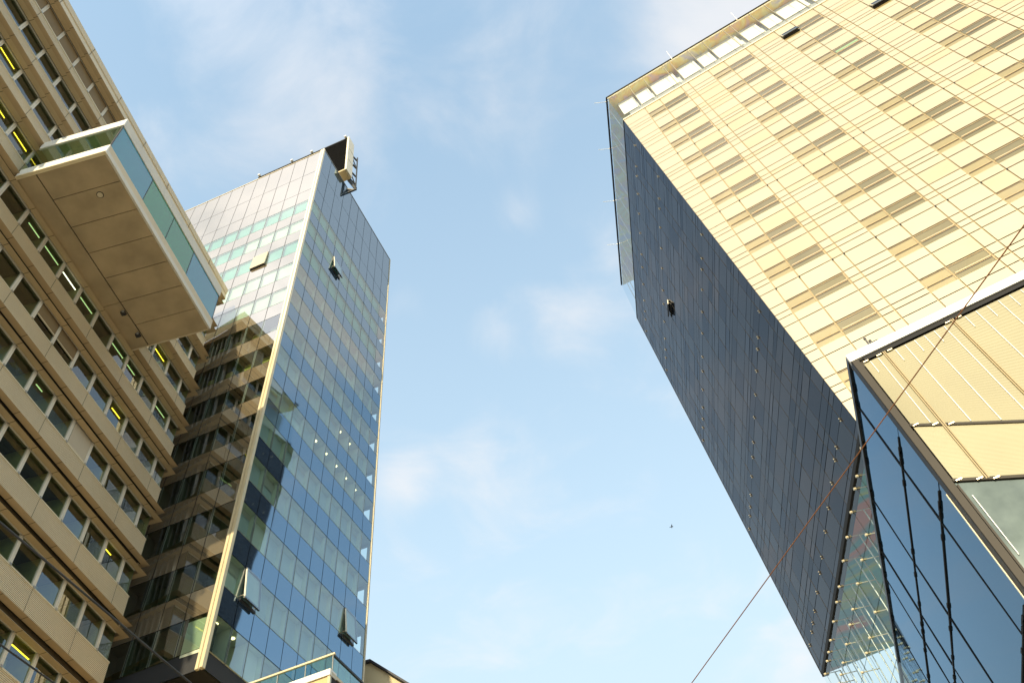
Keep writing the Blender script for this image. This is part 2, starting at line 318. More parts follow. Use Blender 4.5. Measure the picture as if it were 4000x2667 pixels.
for k in ROWS:
    for c in range(-1, 18):
        vis = k in VISROWS and c <= 13 and not (k == 0 and 3 <= c <= 9) and not (k == -1 and 0 <= c <= 7) and not (k >= 5 and c > 12 - 2 * (k - 2) + 3) and not (k == -2 and c < 8) and not (k == -3 and 0 < c < 9)
        if k >= 2 and c > 12 - 1.7 * (k - 1): vis = False
        mbw, frw = (MB(), MB()) if vis else (rest, restf)
        lwindow(k, c, mbw, frw)
        v = zl(k); u0, u1 = (c * LC if c >= 0 else C0 * LC), (c + 1) * LC
        if vis:
            n += 1
            w = mbw.build('window', lb); frw.build('frame', w)
            if (k, c) in LAMPS:
                kind, a0, a1 = LAMPS[(k, c)]; lm = MB()
                vv = v - 1.46 + .30
                FL.box(lm, u0 + (1 - a1) * LC, u0 + (1 - a0) * LC, vv, vv + .03, -.24, -.20, {'y': M['lamp_y'], 'g': M['lamp_g'], 'w': M['lamp_w']}[kind])
                lm.build('ceiling_tube', w)
        if (k, c) in BLINDS:
            bl = MB() if vis else rest
            bf = BLINDS[(k, c)]
            mat = M['blind_pale'] if (k, c) == (3, 3) or (k == -3 and c < 1) else M['blind_brown']
            t = v - 1.44; q = t + 1.44 * min(bf, 1)
            FL.box(bl, u0 + .11, u1 - .11, t, q, -.02, .005 if bf > 1 else -.005, mat)
            FL.box(bl, u0 + .11, u1 - .11, q - .03, q + .02, -.02, .03, M['sill'])
            if vis: bl.build('blind', w)
r = rest.build('window', lb); r['kind'] = 'stuff'; r['label'] = 'remaining rows of windows of the beige building'
rf = restf.build('window_frame', lb); rf['kind'] = 'stuff'
# louvred ventilation strip along the end of the facade (dark vertical blades between building and tower)
mb = MB()
for i in range(5):
    w = -.55 - i * .42
    mb.hexa([FL.P(C0 * LC - .02, -12, w), FL.P(C0 * LC - .02, -12, w - .12), FL.P(C0 * LC - .02, 41, w - .12), FL.P(C0 * LC - .02, 41, w),
             FL.P(C0 * LC - .20, -12, w - .05), FL.P(C0 * LC - .20, -12, w - .17), FL.P(C0 * LC - .20, 41, w - .17), FL.P(C0 * LC - .20, 41, w - .05)], M['steel'])
mb.build('end_blade', lb)

# ---- projecting glazed bay
BZ = 39.73
def B(c, z, w): return FL.P(c * LC, 41.7305 - z, w)
def bbox(mb, c0, c1, z0, z1, w0, w1, mat): FL.box(mb, c0 * LC, c1 * LC, 41.7305 - z1, 41.7305 - z0, w0, w1, mat)
BC0, BC1, BW = 3.18, 10.05, 4.85
mb = MB()
seams = [BC0 + .02, 4.12, 5.11, 6.10, 7.10, 8.09, 9.09, BC1 - .02]
for c0, c1 in zip(seams, seams[1:]):
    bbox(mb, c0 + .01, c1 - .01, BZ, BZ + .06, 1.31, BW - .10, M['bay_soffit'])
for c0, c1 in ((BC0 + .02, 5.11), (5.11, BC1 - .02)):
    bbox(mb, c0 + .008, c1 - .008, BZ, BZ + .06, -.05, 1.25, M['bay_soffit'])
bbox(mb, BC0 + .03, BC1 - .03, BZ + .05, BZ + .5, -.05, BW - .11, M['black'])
bay = mb.build('bay', lb)
bay['label'] = 'glazed bay jutting out of the beige facade'
mb = MB()   # white bands of the near end and of the front
def endband(z0, z1, lift=0): bbox(mb, BC1 - .03, BC1 + lift, z0, z1, -.0, BW + lift, M['bright'])
bbox(mb, BC1 - .02, BC1 + .03, BZ + .02, BZ + .42, .3, BW + .02, M['bright']); bbox(mb, BC1 - .02, BC1 + .02, BZ + .44, BZ + .86, .3, BW + .01, M['bright'])
bbox(mb, BC1 - .06, BC1 + .05, BZ - .06, BZ + .03, .3, BW + .03, M['gold'])
bbox(mb, BC1 - .02, BC1 + .03, BZ + 3.36, BZ + 4.13, .3, BW + .02, M['bright'])
bbox(mb, BC0, BC1 - .03, BZ + .0, BZ + .34, BW - .09, BW + .02, M['white']); bbox(mb, BC0, BC1 - .03, BZ + .36, BZ + .86, BW - .12, BW, M['beige'])
bbox(mb, BC0, BC1 - .02, BZ + 3.34, BZ + 4.13, BW - .12, BW, M['white'])
bbox(mb, BC0 - .03, BC0 + .02, BZ + .0, BZ + .86, .3, BW, M['beige']); bbox(mb, BC0 - .03, BC0 + .02, BZ + 3.34, BZ + 4.13, .3, BW, M['beige'])
bbox(mb, BC0, BC1, BZ + 4.06, BZ + 4.12, -.05, BW - .02, M['grey'])
mb.build('bay_band', lb)
mb = MB(); bbox(mb, BC0 + .03, BC1 - .03, BZ + 3.45, BZ + 3.6, 0, BW - .15, M['plaster']); bbox(mb, BC0 + .03, BC1 - .03, BZ + .62, BZ + .70, 0, BW - .15, M['grey'])
for c in (4.4, 6.0, 7.5, 9.0): bbox(mb, c, c + .02, BZ + 3.44, BZ + 3.45, .2, BW - .16, M['grey'])
mb.build('bay_ceiling', lb)
for c0, c1, mt in ((3.18, 5.16, 'glass_blue'), (5.16, 6.61, 'glass_green'), (6.61, 8.09, 'glass_green'), (8.09, 10.05, 'glass_blue')):
    mb = MB(); FL.rect(mb, (c0 + .015) * LC, (c1 - .015) * LC, 41.7305 - BZ - 3.34, 41.7305 - BZ - .86, BW - .05, M[mt])
    bbox(mb, c0 - .012, c0 + .012, BZ + .86, BZ + 3.34, BW - .12, BW - .04, M['dark'])
    o = mb.build('bay_window', lb); o['label'] = 'blue tinted bay window' if 'blue' in mt else 'green tinted bay window'
mb = MB(); mb.quad([B(BC1 - .01, BZ + .86, .2), B(BC1 - .01, BZ + .86, BW - .05), B(BC1 - .01, BZ + 3.36, BW - .05), B(BC1 - .01, BZ + 3.36, .2)], M['glass_end'])
mb.build('bay_end_glass', lb); mb = MB()
mb.quad([B(BC0 + .01, BZ + .86, .2), B(BC0 + .01, BZ + .86, BW - .05), B(BC0 + .01, BZ + 3.36, BW - .05), B(BC0 + .01, BZ + 3.36, .2)], M['glass_end'])
mb.build('bay_end_glass', lb)
mb = MB(); bbox(mb, BC1 - .03, BC1 + .0, BZ + .86, BZ + 3.36, BW - .08, BW + .0, M['dark']); mb.build('bay_post', lb)
mb = MB(); cc = B(8.85, BZ - .02, 3.5)
mb.bar(cc, cc + UP * .05, .17, M['dark'], 20); mb.bar(cc - UP * .02, cc, .135, M['sill'], 20)
mb.build('soffit_lamp', lb)
for c in (3.75, 4.72):
    mb = MB(); q = B(c, BZ, 1.16)
    mb.bar(q, q - UP * .14, .03, M['dark']); p = q - UP * .16
    mb.hexa([p + V(-.11, -.10, -.06), p + V(.11, -.10, -.06), p + V(.11, .10, -.06), p + V(-.11, .10, -.06), p + V(-.13, -.12, .08), p + V(.13, -.12, .08), p + V(.13, .12, .08), p + V(-.13, .12, .08)], M['dark'])
    mb.bar(p + V(.05, -.12, 0), p + V(.05, -.18, -.03), .06, M['grey'], 10)
    mb.build('floodlight', lb)

# ================================================================== GLASS TOWER (middle)
MH = V(.211089, .977467, 0); MD = V(-.044839, .009683, -.998947); HN = V(-.978857, .204546, 0)
TM = V(-14.4459, 30.0842, 69.7513)
FR = Face(TM, MH, MD, V(.976438, -.210867, -.045872).normalized())
nl = HN.cross(MD).normalized()
if nl.y > 0: nl = -nl
FML = Face(TM, HN, MD, nl); MC, MF = 1.3922, 3.5
TOPV, BOTV = -2.5 * MF, 13.25 * MF
gt = thing('glass_tower', 'leaning glass office tower with pale front, blue grey side and golden corner fin', 'tower', FR.P(3, 70, -5))
MLW = 20.3
mlc = [.38 + 1.42 * i for i in range(15)]            # seams of the front
mrc = [MC * i for i in range(11)]
WT, WB = .46, 1.0                                     # window head and sill inside a storey
vl = [TOPV, -1.25 * MF, -.21 * MF]
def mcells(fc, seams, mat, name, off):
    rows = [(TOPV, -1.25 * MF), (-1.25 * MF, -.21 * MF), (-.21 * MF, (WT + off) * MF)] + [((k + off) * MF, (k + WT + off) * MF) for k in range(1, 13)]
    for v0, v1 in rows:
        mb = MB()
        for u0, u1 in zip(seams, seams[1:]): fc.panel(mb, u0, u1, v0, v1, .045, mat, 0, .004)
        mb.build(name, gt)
OFFL = -.06
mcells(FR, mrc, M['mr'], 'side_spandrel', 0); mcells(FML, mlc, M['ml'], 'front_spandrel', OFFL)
# dark carcass behind the panels: piers between the windows and floor edges, plus back and roof
mb = MB()
for fc, seams, off, wt in ((FR, mrc, 0, 1), (FML, mlc, OFFL, 1)):
    rows = [(TOPV, (WT + off) * MF)] + [((k + off) * MF, (k + WT + off) * MF) for k in range(1, 13)] + [((12 + WB + off) * MF, BOTV)]
    for v0, v1 in rows: fc.rect(mb, seams[0] - .02, seams[-1], v0 + .01, v1 - .01, -.05, M['joint'])
    for u in seams[1:-1]:
        for k in range(0, 13): fc.rect(mb, u - .03, u + .03, (k + WT + off) * MF - .02, (k + WB + off) * MF + .02, -.012, M['joint'])
P = lambda a, b, v: TM + MH * a + HN * b + MD * v
Lx, Ly = MC * 10, MLW
mb.quad([P(Lx, 0.8, TOPV), P(Lx, Ly, TOPV), P(Lx, Ly, BOTV), P(Lx, .8, BOTV)], M['grey'])
mb.quad([P(0, Ly, TOPV), P(Lx, Ly, TOPV), P(Lx, Ly, BOTV), P(0, Ly, BOTV)], M['grey'])
mb.quad([P(.05, .05, TOPV + .05), P(Lx, .05, TOPV + .05), P(Lx, Ly, TOPV + .05), P(.05, Ly, TOPV + .05)], M['grey'])
mb.quad([P(.1, .1, BOTV), P(Lx, .1, BOTV), P(Lx, Ly, BOTV), P(.1, Ly, BOTV)], M['black'])
# recessed dark lower storeys
mb.quad([P(1.5, 1.5, BOTV), P(1.5, Ly, BOTV), P(1.5, Ly, 70), P(1.5, 1.5, 70)], M['dark']); mb.quad([P(1.5, 1.5, BOTV), P(Lx, 1.5, BOTV), P(Lx, 1.5, 70), P(1.5, 1.5, 70)], M['dark'])
mb.build('carcass', gt)
# roof coping
mb = MB(); FML.box(mb, .3, MLW, TOPV - .06, TOPV + .04, -.3, .03, M['sill']); FR.box(mb, -.02, MC * 10 + .02, TOPV - .06, TOPV + .04, -.3, .03, M['grey'])
mb.build('coping', gt)
# corner fin: three golden mouldings
mb = MB(); seg = [TOPV - .05, .1 * MF, 3.0 * MF, 6.05 * MF, 9.05 * MF, 11.0 * MF, BOTV + .05]
def fin(u0, u1, v0, v1, w0, w1, m): mb.hexa([TM + HN * u0 + MD * v0 + nl * w0, TM + HN * u1 + MD * v0 + nl * w0, TM + HN * u1 + MD * v1 + nl * w0, TM + HN * u0 + MD * v1 + nl * w0,
                                          TM + HN * u0 + MD * v0 + nl * w1, TM + HN * u1 + MD * v0 + nl * w1, TM + HN * u1 + MD * v1 + nl * w1, TM + HN * u0 + MD * v1 + nl * w1], m)
for v0, v1 in zip(seg, seg[1:]):
    fin(.20, .36, v0 + .02, v1, -.05, .10, M['gold']); fin(.125, .20, v0 + .02, v1, -.05, .03, M['steel']); fin(-.06, .125, v0 + .02, v1, -.08, .13, M['gold'])
mb.build('corner_fin', gt)
mb = MB(); FR.box(mb, MC * 10 - .01, MC * 10 + .10, TOPV, BOTV, -.1, .06, M['sill']); mb.build('edge_trim', gt)
BLT = {'teal': matte('teal_blind', (.26, .50, .45), .7, .08, .8), 'cream': matte('cream_blind', (.50, .48, .36), .7, .08, .8), 'blue': matte('bluish_blind', (.50, .58, .54), .7, .08, .8), 'white': matte('white_blind', (.78, .80, .70), .7, .04, .8), 'green': matte('green_room', (.055, .065, .030), .7, .2, .8), 'yellow': matte('yellow_blind', (.62, .58, .14), .7, .1, .8)}
def mwindow(fc, u0, u1, k, off, glass, back, mb, depth=.38, side=None):
    v0, v1 = (k + WT + off) * MF, (k + WB + off) * MF
    a, b, c, d = u0 + .025, u1 - .025, v0 + .02, v1 - .02
    fc.panel(mb, u0, u1, v0, v1, .05, glass, 0, .004)
    sd = side or M['room_light']
    fc.rect(mb, a, b, c, d, -depth, back)
    for p in ([(a, c), (b, c)], [(a, d), (b, d)], [(a, c), (a, d)], [(b, c), (b, d)]):
        (ua, va), (ub, vb) = p
        mb.quad([fc.P(ua, va, -.004), fc.P(ub, vb, -.004), fc.P(ub, vb, -depth), fc.P(ua, va, -depth)], sd)
    if side is None and depth > .3 and random.random() < .3: fc.rect(mb, a + .06, a + .42, c + (d - c) * .45, d, -depth + .03, BLT['white'])
    if side is None and depth > .3 and random.random() < .35: fc.rect(mb, a, b, c, c + (d - c) * random.uniform(.15, .4), -depth + .06, BLT['cream'])
    fc.box(mb, a, a + .05, c, d, -.05, -.01, M['grey']); fc.box(mb, b - .05, b, c, d, -.05, -.01, M['grey'])
MRL = {(6, 6): 1, (7, 4): 1, (7, 5): 1, (6, 7): 1, (7, 6): 1, (7, 7): 1, (7, 8): 1, (12, 0): 1, (12, 1): 1}
OPEN_R = {(1, 3), (11, 1), (10, 8)}; OPEN_L = {(2, 2)}
def open_sash(fc, u0, u1, v0, v1, ang, glass, parent, label, body=None):
    """top-hung sash swung outward"""
    mb = MB(); h = v1 - v0; s, cth = math.sin(ang), math.cos(ang); t = .10
    def Q(u, q, w): return fc.P(u, v0 + q * cth - w * s, q * s + w * cth + .01)
    a, b = u0 + .04, u1 - .04
    mb.quad([Q(a, 0, t), Q(b, 0, t), Q(b, h, t), Q(a, h, t)], glass)
    for (ua, ub, qa, qb) in ((a, a + .07, 0, h), (b - .07, b, 0, h), (a, b, h - .12, h), (a, b, 0, .07)):
        mb.hexa([Q(ua, qa, 0), Q(ub, qa, 0), Q(ub, qb, 0), Q(ua, qb, 0), Q(ua, qa, t - .01), Q(ub, qa, t - .01), Q(ub, qb, t - .01), Q(ua, qb, t - .01)], M['white'] if ua == a and ub < b - .1 else M['dark'])
    mb.quad([Q(a, 0, .02), Q(b, 0, .02), Q(b, h, .02), Q(a, h, .02)], body or M['dark'])
    for u in (a + .04, b - .04): mb.bar(fc.P(u, v1 - .25, -.03), Q(u, h - .25, 0), .018, M['sill'])
    fc.box(mb, u0 + .02, u1 - .02, v1 - .07, v1 + .05, -.06, .07, M['dark'])
    o = mb.build('open_sash', parent); o['label'] = label
    return o
rest = MB()
for k in range(0, 13):
    for c in range(10):
        u0, u1 = mrc[c], mrc[c + 1]; vis = k >= 3 or (k, c) in OPEN_R
        rr = random.random()
        back = BLT['teal'] if k <= 2 else (BLT['cream'] if (k <= 5 and rr < .75) else (BLT['blue'] if rr < .85 else BLT['cream']))
        depth = .38
        if k >= 3 and rr > .88: back = BLT['white']
        mb = MB() if vis else rest
        if c == 9:                                     # corner room: see-through to the far end face
            v0, v1 = (k + WT) * MF, (k + WB) * MF
            FR.panel(mb, u0, u1, v0, v1, .05, M['mr_win'], 0, .004)
            FR.rect(mb, u0 + .02, u1 + .0, v0 + .02, v1, -1.6, BLT['blue']); mb.quad([FR.P(u0 + .02, v0, 0), FR.P(u0 + .02, v1, 0), FR.P(u0 + .02, v1, -1.6), FR.P(u0 + .02, v0, -1.6)], BLT['blue'])
            mb.quad([FR.P(u0, v0 + .02, 0), FR.P(u1, v0 + .02, 0), FR.P(u1, v0 + .02, -1.6), FR.P(u0, v0 + .02, -1.6)], BLT['blue'])
            mb.quad([FR.P(u0, v1, 0), FR.P(u1, v1, 0), FR.P(u1, v1, -1.6), FR.P(u0, v1, -1.6)], M['room_light'])
            for wa, wb, va, vb in ((-.3, 0, v0, v1), (-1.6, -.3, v0, v0 + .35)): mb.quad([FR.P(u1 - .02, va, wa), FR.P(u1 - .02, vb, wa), FR.P(u1 - .02, vb, wb), FR.P(u1 - .02, va, wb)], M['grey'])
        else:
            if (k, c) in MRL: depth = 1.5
            mwindow(FR, u0, u1, k, 0, M['mr_top'] if k <= 2 else M['mr_win'], back, mb, .14 if k <= 2 else depth, BLT['teal'] if k <= 2 else None)
            if (k, c) in OPEN_R: pass
        if vis:
            w = mb.build('window', gt)
            if (k, c) in MRL:
                q = FR.P((u0 + u1) / 2, (k + WT) * MF + .05, -.45); lm = MB(); lm.bar(q, q + UP * .02, .11, M['lamp_d'], 14); lm.build('ceiling_lamp', w)
            if (k, c) in OPEN_R:
                w['label'] = 'window pushed open'
                open_sash(FR, u0, u1, (k + WT) * MF, (k + WB) * MF, R(7), M['mr_win'], w, 'sash pushed outward', BLT['blue'])
for k in range(0, 13):
    for c in range(14):
        u0, u1 = mlc[c], mlc[c + 1]
        lowgl = k >= 5
        back = BLT['teal']
        if k == 1: back = BLT['white'] if c in (1, 2, 3) or c == 0 else BLT['teal']
        if k == 3 or k == 4: back = BLT['white'] if random.random() < .35 else M['plaster']
        if lowgl: back = BLT['green']
        if k == 5: back = BLT['white'] if c == 0 else BLT['yellow']
        if k == 6: back = BLT['yellow']
        vis = (k, c) in OPEN_L or (k == 5 and c < 3)
        mb = MB() if vis else rest
        mwindow(FML, u0, u1, k, OFFL, M['ml_win'], back, mb, .14 if not lowgl else .8, BLT['green'] if lowgl else M['plaster'])
        if vis:
            w = mb.build('window', gt)
            if (k, c) in OPEN_L:
                w['label'] = 'window of the pale front tilted open'
                open_sash(FML, u0, u1, (k + WT + OFFL) * MF, (k + WB + OFFL) * MF, R(2.5), M['blind_pale'], w, 'tan backed sash tilted out')
r = rest.build('window', gt); r['kind'] = 'stuff'; r['label'] = 'remaining windows of the glass tower'

# ---- screen box on the tower roof
topA = TM + MD * TOPV
def K(a, b, z): q = topA + MH * a - HN * b; return V(q.x, q.y, z)
rs = thing('rooftop_screen', 'black mesh screen in a golden box frame standing on the glass tower roof', 'screen', K(3, -5, 79.2))
def kbox(mb, a0, a1, b0, b1, z0, z1, mat): mb.hexa([K(a0, b0, z0), K(a1, b0, z0), K(a1, b1, z0), K(a0, b1, z0), K(a0, b0, z1), K(a1, b0, z1), K(a1, b1, z1), K(a0, b1, z1)], mat)
mb = MB(); kbox(mb, 3.02, 3.1, -10.3, .52, 79.5, 87.55, M['mesh'])
for i in range(48): kbox(mb, 2.99, 3.015, -10.3, .5, 79.6 + i * .165, 79.64 + i * .165, M['mesh'])
mb.build('mesh_panel', rs)
mb = MB(); kbox(mb, 2.97, 4.1, .53, .74, 79.3, 87.75, M['gold']); kbox(mb, 2.97, 4.1, -10.6, .53, 79.25, 79.5, M['tan']); kbox(mb, 2.97, 4.1, -10.6, .53, 87.56, 87.7, M['dark']); kbox(mb, 4.0, 4.1, -10.6, .53, 79.5, 87.56, M['tan'])
for z in (82.2, 84.9): kbox(mb, 3.2, 4.12, .73, .75, z, z + .05, M['dark'])
mb.build('box_frame', rs)
mb = MB()
for z in (79.6, 81.5, 83.6, 85.6): mb.bar(K(4.1, .4, z), K(4.85, .75, z - .5), .11, M['dark'])
mb.bar(K(4.85, .8, 78.6), K(4.85, .8, 85.8), .08, M['dark']); mb.bar(K(4.2, .3, 79.4), K(4.85, .8, 78.2), .16, M['dark']); mb.bar(K(4.2, -1.6, 79.3), K(4.85, .6, 78.0), .14, M['dark']); mb.bar(K(4.85, -2, 78.0), K(4.85, .9, 78.0), .12, M['dark'])
mb.bar(K(4.1, .4, 85.6), K(4.85, .75, 83.2), .06, M['dark']); mb.bar(K(4.1, .4, 81.5), K(4.85, .75, 79), .06, M['dark'])
mb.build('brace', rs)
for b in (-10.4, -6.3, -3.82, .35):
    mb = MB(); kbox(mb, 2.75, 3.1, b - .13, b + .13, 87.75, 87.98, M['bright']); kbox(mb, 2.95, 3.0, b - .05, b + .05, 87.6, 87.76, M['dark']); mb.build('lamp_housing', rs)

# ================================================================== PANEL TOWER (right)
SH = V(.93979, -.341751, 0); SN = V(-.341751, -.93979, 0)
FS = Face(V(14.4953, 29.2977, 70.8949), SH, V(0, 0, -1), SN); SC, SF = 1.43835, 3.3
T0 = FS.P(-.4943 * SC, 0)
HD = V(-.021815, .999762, 0); VD = V(.034113, -.012405, -.999341)
nd = HD.cross(VD).normalized()
if nd.x > 0: nd = -nd
FD = Face(T0, HD, VD, nd)
st = thing('panel_tower', 'tall tower with cream panelled front and leaning dark glass side under a glazed crown', 'tower', FS.P(5, 70.8, -8))
def cu(r): return (-.4943 + .0834 * r) * SC          # corner position on the front at row r
cols = [1, 2, 3.444, 3.935]
cl = [1.0]
p = 0
for i in range(7):
    b = 1 + 4.282 * i
    cl += [b + 1.02, b + 2.455, b + 2.945, b + 4.282]
cl = [c * SC for c in cl]
kinds = ['light', 'dark', 'narrow', 'wide'] * 7
LINES = (0, .215, .352, .575)
SYR = 14; SVT, SVB = .555, 14.2
SW = cl[-1]
mb = MB(); win = []
for r in range(0, SYR + 1):
    for i in range(4):
        va = (r + LINES[i]) if i else r; vb = (r + LINES[i + 1]) if i < 3 else r + 1
        if vb <= SVT + .01 or va >= SVB: continue
        va = max(va, SVT)
        # margin panel next to the slanting corner
        w_ = .03
        mb.quad([FS.P(cu(va) + .01, va * SF + w_, 0), FS.P(cl[0] - w_, va * SF + w_, 0), FS.P(cl[0] - w_, vb * SF - w_, 0), FS.P(cu(vb) + .01, vb * SF - w_, 0)], M['sy'])
        for (u0, u1), kd in zip(zip(cl, cl[1:]), kinds):
            if i in (0, 1) and kd in ('light', 'dark') and 1 <= r <= 13:
                if i == 0: win.append((r, u0, u1, kd))
                continue
            FS.panel(mb, u0, u1, va * SF, vb * SF, .07, random.choice((M['sy'], M['sy'], M['sy2'], M['sy3'])), 0, .004)
mb.build('front_panels', st)
mb = MB()
mb.quad([FS.P(cu(SVT), SVT * SF, -.06), FS.P(SW, SVT * SF, -.06), FS.P(SW, SVB * SF, -.06), FS.P(cu(SVB), SVB * SF, -.06)], M['goldline'])
# small black notches where the ventilation joints cross the seams (every third storey)
for r in (3, 6, 9, 12):
    for u in cl: FS.rect(mb, u - .03, u + .06, (r + .575) * SF - .02, (r + .575) * SF + .13, .004, M['black'])
mb.quad([FS.P(SW, SVT * SF, 0), FS.P(SW, SVT * SF, -22), FS.P(SW, SVB * SF, -22), FS.P(SW, SVB * SF, 0)], M['sy'])
mb.build('front_joints', st)
OPEN_S = {(1, 2), (2, 3), (5, 3)}
rest = MB()
def swindow(mb, r, u0, u1, kd):
    body = M['sy_dark'] if kd == 'dark' else M['sy_light']
    a, b = u0 + .035, u1 - .035
    for q0, q1, dp in ((0, .215, .22), (.215, .352, .12)):
        v0, v1 = (r + q0) * SF + .03, (r + q1) * SF - .025
        FS.rect(mb, a, b, v0, v1, -.055, body) if kd == 'light' else FS.rect(mb, a, b, v0, v1, -.055, body)
        f = .05 if kd == 'dark' else .02
        FS.box(mb, a, b, v0, v0 + f, -.055, -.02, M['soffit']); FS.box(mb, b - f, b, v0, v1, -.055, -.02, M['soffit'])
        FS.rect(mb, a, b, v0, v1, -.004, M['sy_glass'])
    v = (r + .215) * SF
    FS.box(mb, a + .06, b - .06, v - .035, v + .035, -.05, .012, M['soffit'] if kd == 'dark' else M['goldline'])
    if kd == 'dark': FS.rect(mb, a + .1, b - .1, (r + .215) * SF + .06, (r + .215) * SF + .11, -.045, M['bronze'])
for r, u0, u1, kd in win:
    i = cl.index(u0); per = i // 4
    xmax = 16 - .45 * r if r < 8 else 13
    vis = u0 / SC < xmax and r <= 12
    mb = MB() if vis else rest
    swindow(mb, r, u0, u1, kd)
    if vis:
        w = mb.build('window', st)
        if kd == 'light' and (r, per) in OPEN_S:
            w['label'] = 'window tilted open'
            open_sash(FS, u0, u1, r * SF, (r + .215) * SF, R(11), M['sy_glass'], w, 'sash tilted outward', M['sy_dark'])
        if kd == 'dark' and (r, per) == (3, 2):
            lm = MB(); FS.box(lm, u0 + .15, u1 - .2, (r + .10) * SF, (r + .15) * SF, -.05, -.02, M['lamp_g']); lm.build('ceiling_tube', w)
r_ = rest.build('window', st); r_['kind'] = 'stuff'; r_['label'] = 'remaining windows of the cream front'
# ---- dark side
SDU, DVT, DVB = 21.95, .555, 13.12
mb = MB()
du = [0, 1.03, 3.0, 3.93, 5.71, 7.73, 9.75, 12.08, 13.55, 15.5, 17.45, 18.75, 19.75, 21.25, SDU]
hl = sorted([DVT] + [r + q for r in range(0, 14) for q in (.007, .22, .355, .60) if DVT < r + q < DVB] + [DVB])
for v0, v1 in zip(hl, hl[1:]):
    for u0, u1 in zip(du, du[1:]): FD.panel(mb, u0, u1, v0 * SF, v1 * SF, .045, random.choice((M['sd'], M['sd'], M['sd2'])), 0, .010)
mb.build('dark_side_panels', st)
mb = MB(); FD.rect(mb, 0, SDU, DVT * SF, DVB * SF, -.05, M['joint'])
FD.box(mb, -.02, SDU, DVB * SF - .02, DVB * SF + .24, -.4, .03, M['black']); FD.box(mb, .02, SDU, DVT * SF - .06, DVT * SF + .06, -.1, .03, M['joint'])
FD.box(mb, SDU - .02, SDU + .05, DVT * SF, DVB * SF, -.3, .02, M['joint'])
mb.build('dark_side_joints', st)
mb = MB()
for u in du[1:-1]: FD.box(mb, u - .012, u + .012, DVT * SF, DVB * SF - .02, -.04, .006, M['bronze'])
for a, b in ((5.8, 1.5), (3.95, 5.6), (9.9, 6.3), (13.7, 8.2), (9.85, 9.2), (12.2, 11.5)): pass
mb.build('golden_joints', st)
for r in (1.61, 3.6, 6.61, 9.61, 12.625):
    for u in du[1:-1]:
        if FD.P(u, r * SF).z < 0: continue
        mb = MB(); c = FD.P(u, r * SF, 0)
        for s in (-.05, .05):
            q = FD.P(u + s * .2, r * SF + s * 1.6, 0); mb.bar(q, q + nd * .08, .016, M['steel'], 8); mb.bar(q + nd * .06, q + nd * .09, .032, M['gold'], 8)
        FD.box(mb, u - .02, u + .02, r * SF - .07, r * SF + .07, .02, .05, M['bronze'])
        mb.build('clamp', st)
w = open_sash(FD, 12.10, 13.5, 4.02 * SF, 4.02 * SF + .75, R(16), M['dark'], st, 'sash hanging open in the dark side')
# shell: rear, roof slab, soffit
mb = MB(); q0 = FD.P(SDU, DVT * SF); 
far = SW - 3
def S(u, w, z): q = FS.P(u, 0, -w); return V(q.x, q.y, z)
zr = 70.8949 + 1.15 * SF; zb = FD.P(0, DVB * SF).z
mb.build('shell', st) if False else None
# crown: glass band, ceiling, blinds, rail
vt = -1.25
mb = MB()
mb.quad([FS.P(cu(vt) + .02, vt * SF, -.02), FS.P(SW, vt * SF, -.02), FS.P(SW, .5 * SF, -.02), FS.P(cu(.5) + .02, .5 * SF, -.02)], M['crown'])
mb.quad([FD.P(.02, vt * SF, -.02), FD.P(21.5, vt * SF, -.02), FD.P(21.95, DVT * SF, -.02), FD.P(.02, DVT * SF, -.02)], M['crown_side'])
mb.build('crown_glass', st)
mb = MB()
FS.box(mb, cu(.55), SW,   .525 * SF, .58 * SF, -.1, .06, M['gold']); FS.box(mb, cu(vt) - .03, SW, vt * SF - .10, vt * SF, -.12, .05, M['bronze'])
FS.box(mb, cu(vt) + .05, SW, vt * SF + .05, vt * SF + .22, -.10, -.03, M['gold'])
FD.box(mb, 0, 21.5, vt * SF - .10, vt * SF, -.12, .05, M['black'])
for u in cl[:]: FS.box(mb, u - .022, u + .022, vt * SF, .5 * SF, -.12, -.03, M['goldline'])
for u in du[1:-2]: FD.box(mb, u - .012, u + .012, vt * SF, DVT * SF, -.10, -.03, M['steel'])
mb.build('crown_rail', st)
zc = 70.8949 - (vt + .06) * SF
mb = MB()
A = FS.P(cu(vt) + .15, 0, -.12); Bq = FS.P(SW, 0, -.12); D_ = FD.P(21.4, vt * SF, -.15); E_ = FS.P(SW, 0, -22)
mb.hexa([V(A.x, A.y, zc), V(Bq.x, Bq.y, zc), V(E_.x, E_.y, zc), V(D_.x, D_.y, zc), V(A.x, A.y, zc + .18), V(Bq.x, Bq.y, zc + .18), V(E_.x, E_.y, zc + .18), V(D_.x, D_.y, zc + .18)], M['ceil_warm'])
mb.build('crown_ceiling', st)
WBL = -1.0
def toblind(u, v):
    P_ = FS.P(u * SC, v * SF, 0); d = (P_ - CAMP); k = (FS.P(0, 0, WBL) - P_).dot(SN) / d.dot(SN); return FS.inv(P_ + d * k)
for i, (u0, u1) in enumerate([(-.22, .82), (.97, 1.86), (2.05, 3.62), (3.95, 5.08), (5.28, 6.12), (6.31, 7.92), (8.23, 9.27), (9.56, 10.42), (10.6, 12.2), (12.5, 13.6), (13.8, 14.7), (14.9, 16.5), (16.8, 17.9), (18.1, 19.0), (19.2, 20.8)]):
    mb = MB(); p0 = toblind(u0, .29); p1 = toblind(u1, -.64); vtop = vt * SF + .24
    FS.box(mb, p0[0], p1[0], vtop, p0[1], WBL - .02, WBL, M['bright']); FS.box(mb, p0[0], p1[0], p0[1] - .02, p0[1] + .04, WBL - .03, WBL + .02, M['sill'])
    mb.build('roller_blind', st)
mb = MB(); pz = toblind(0, .30)[1]
FS.box(mb, cu(0) + 1.0, SW, pz, .55 * SF, WBL - .3, WBL - .05, M['grey'])
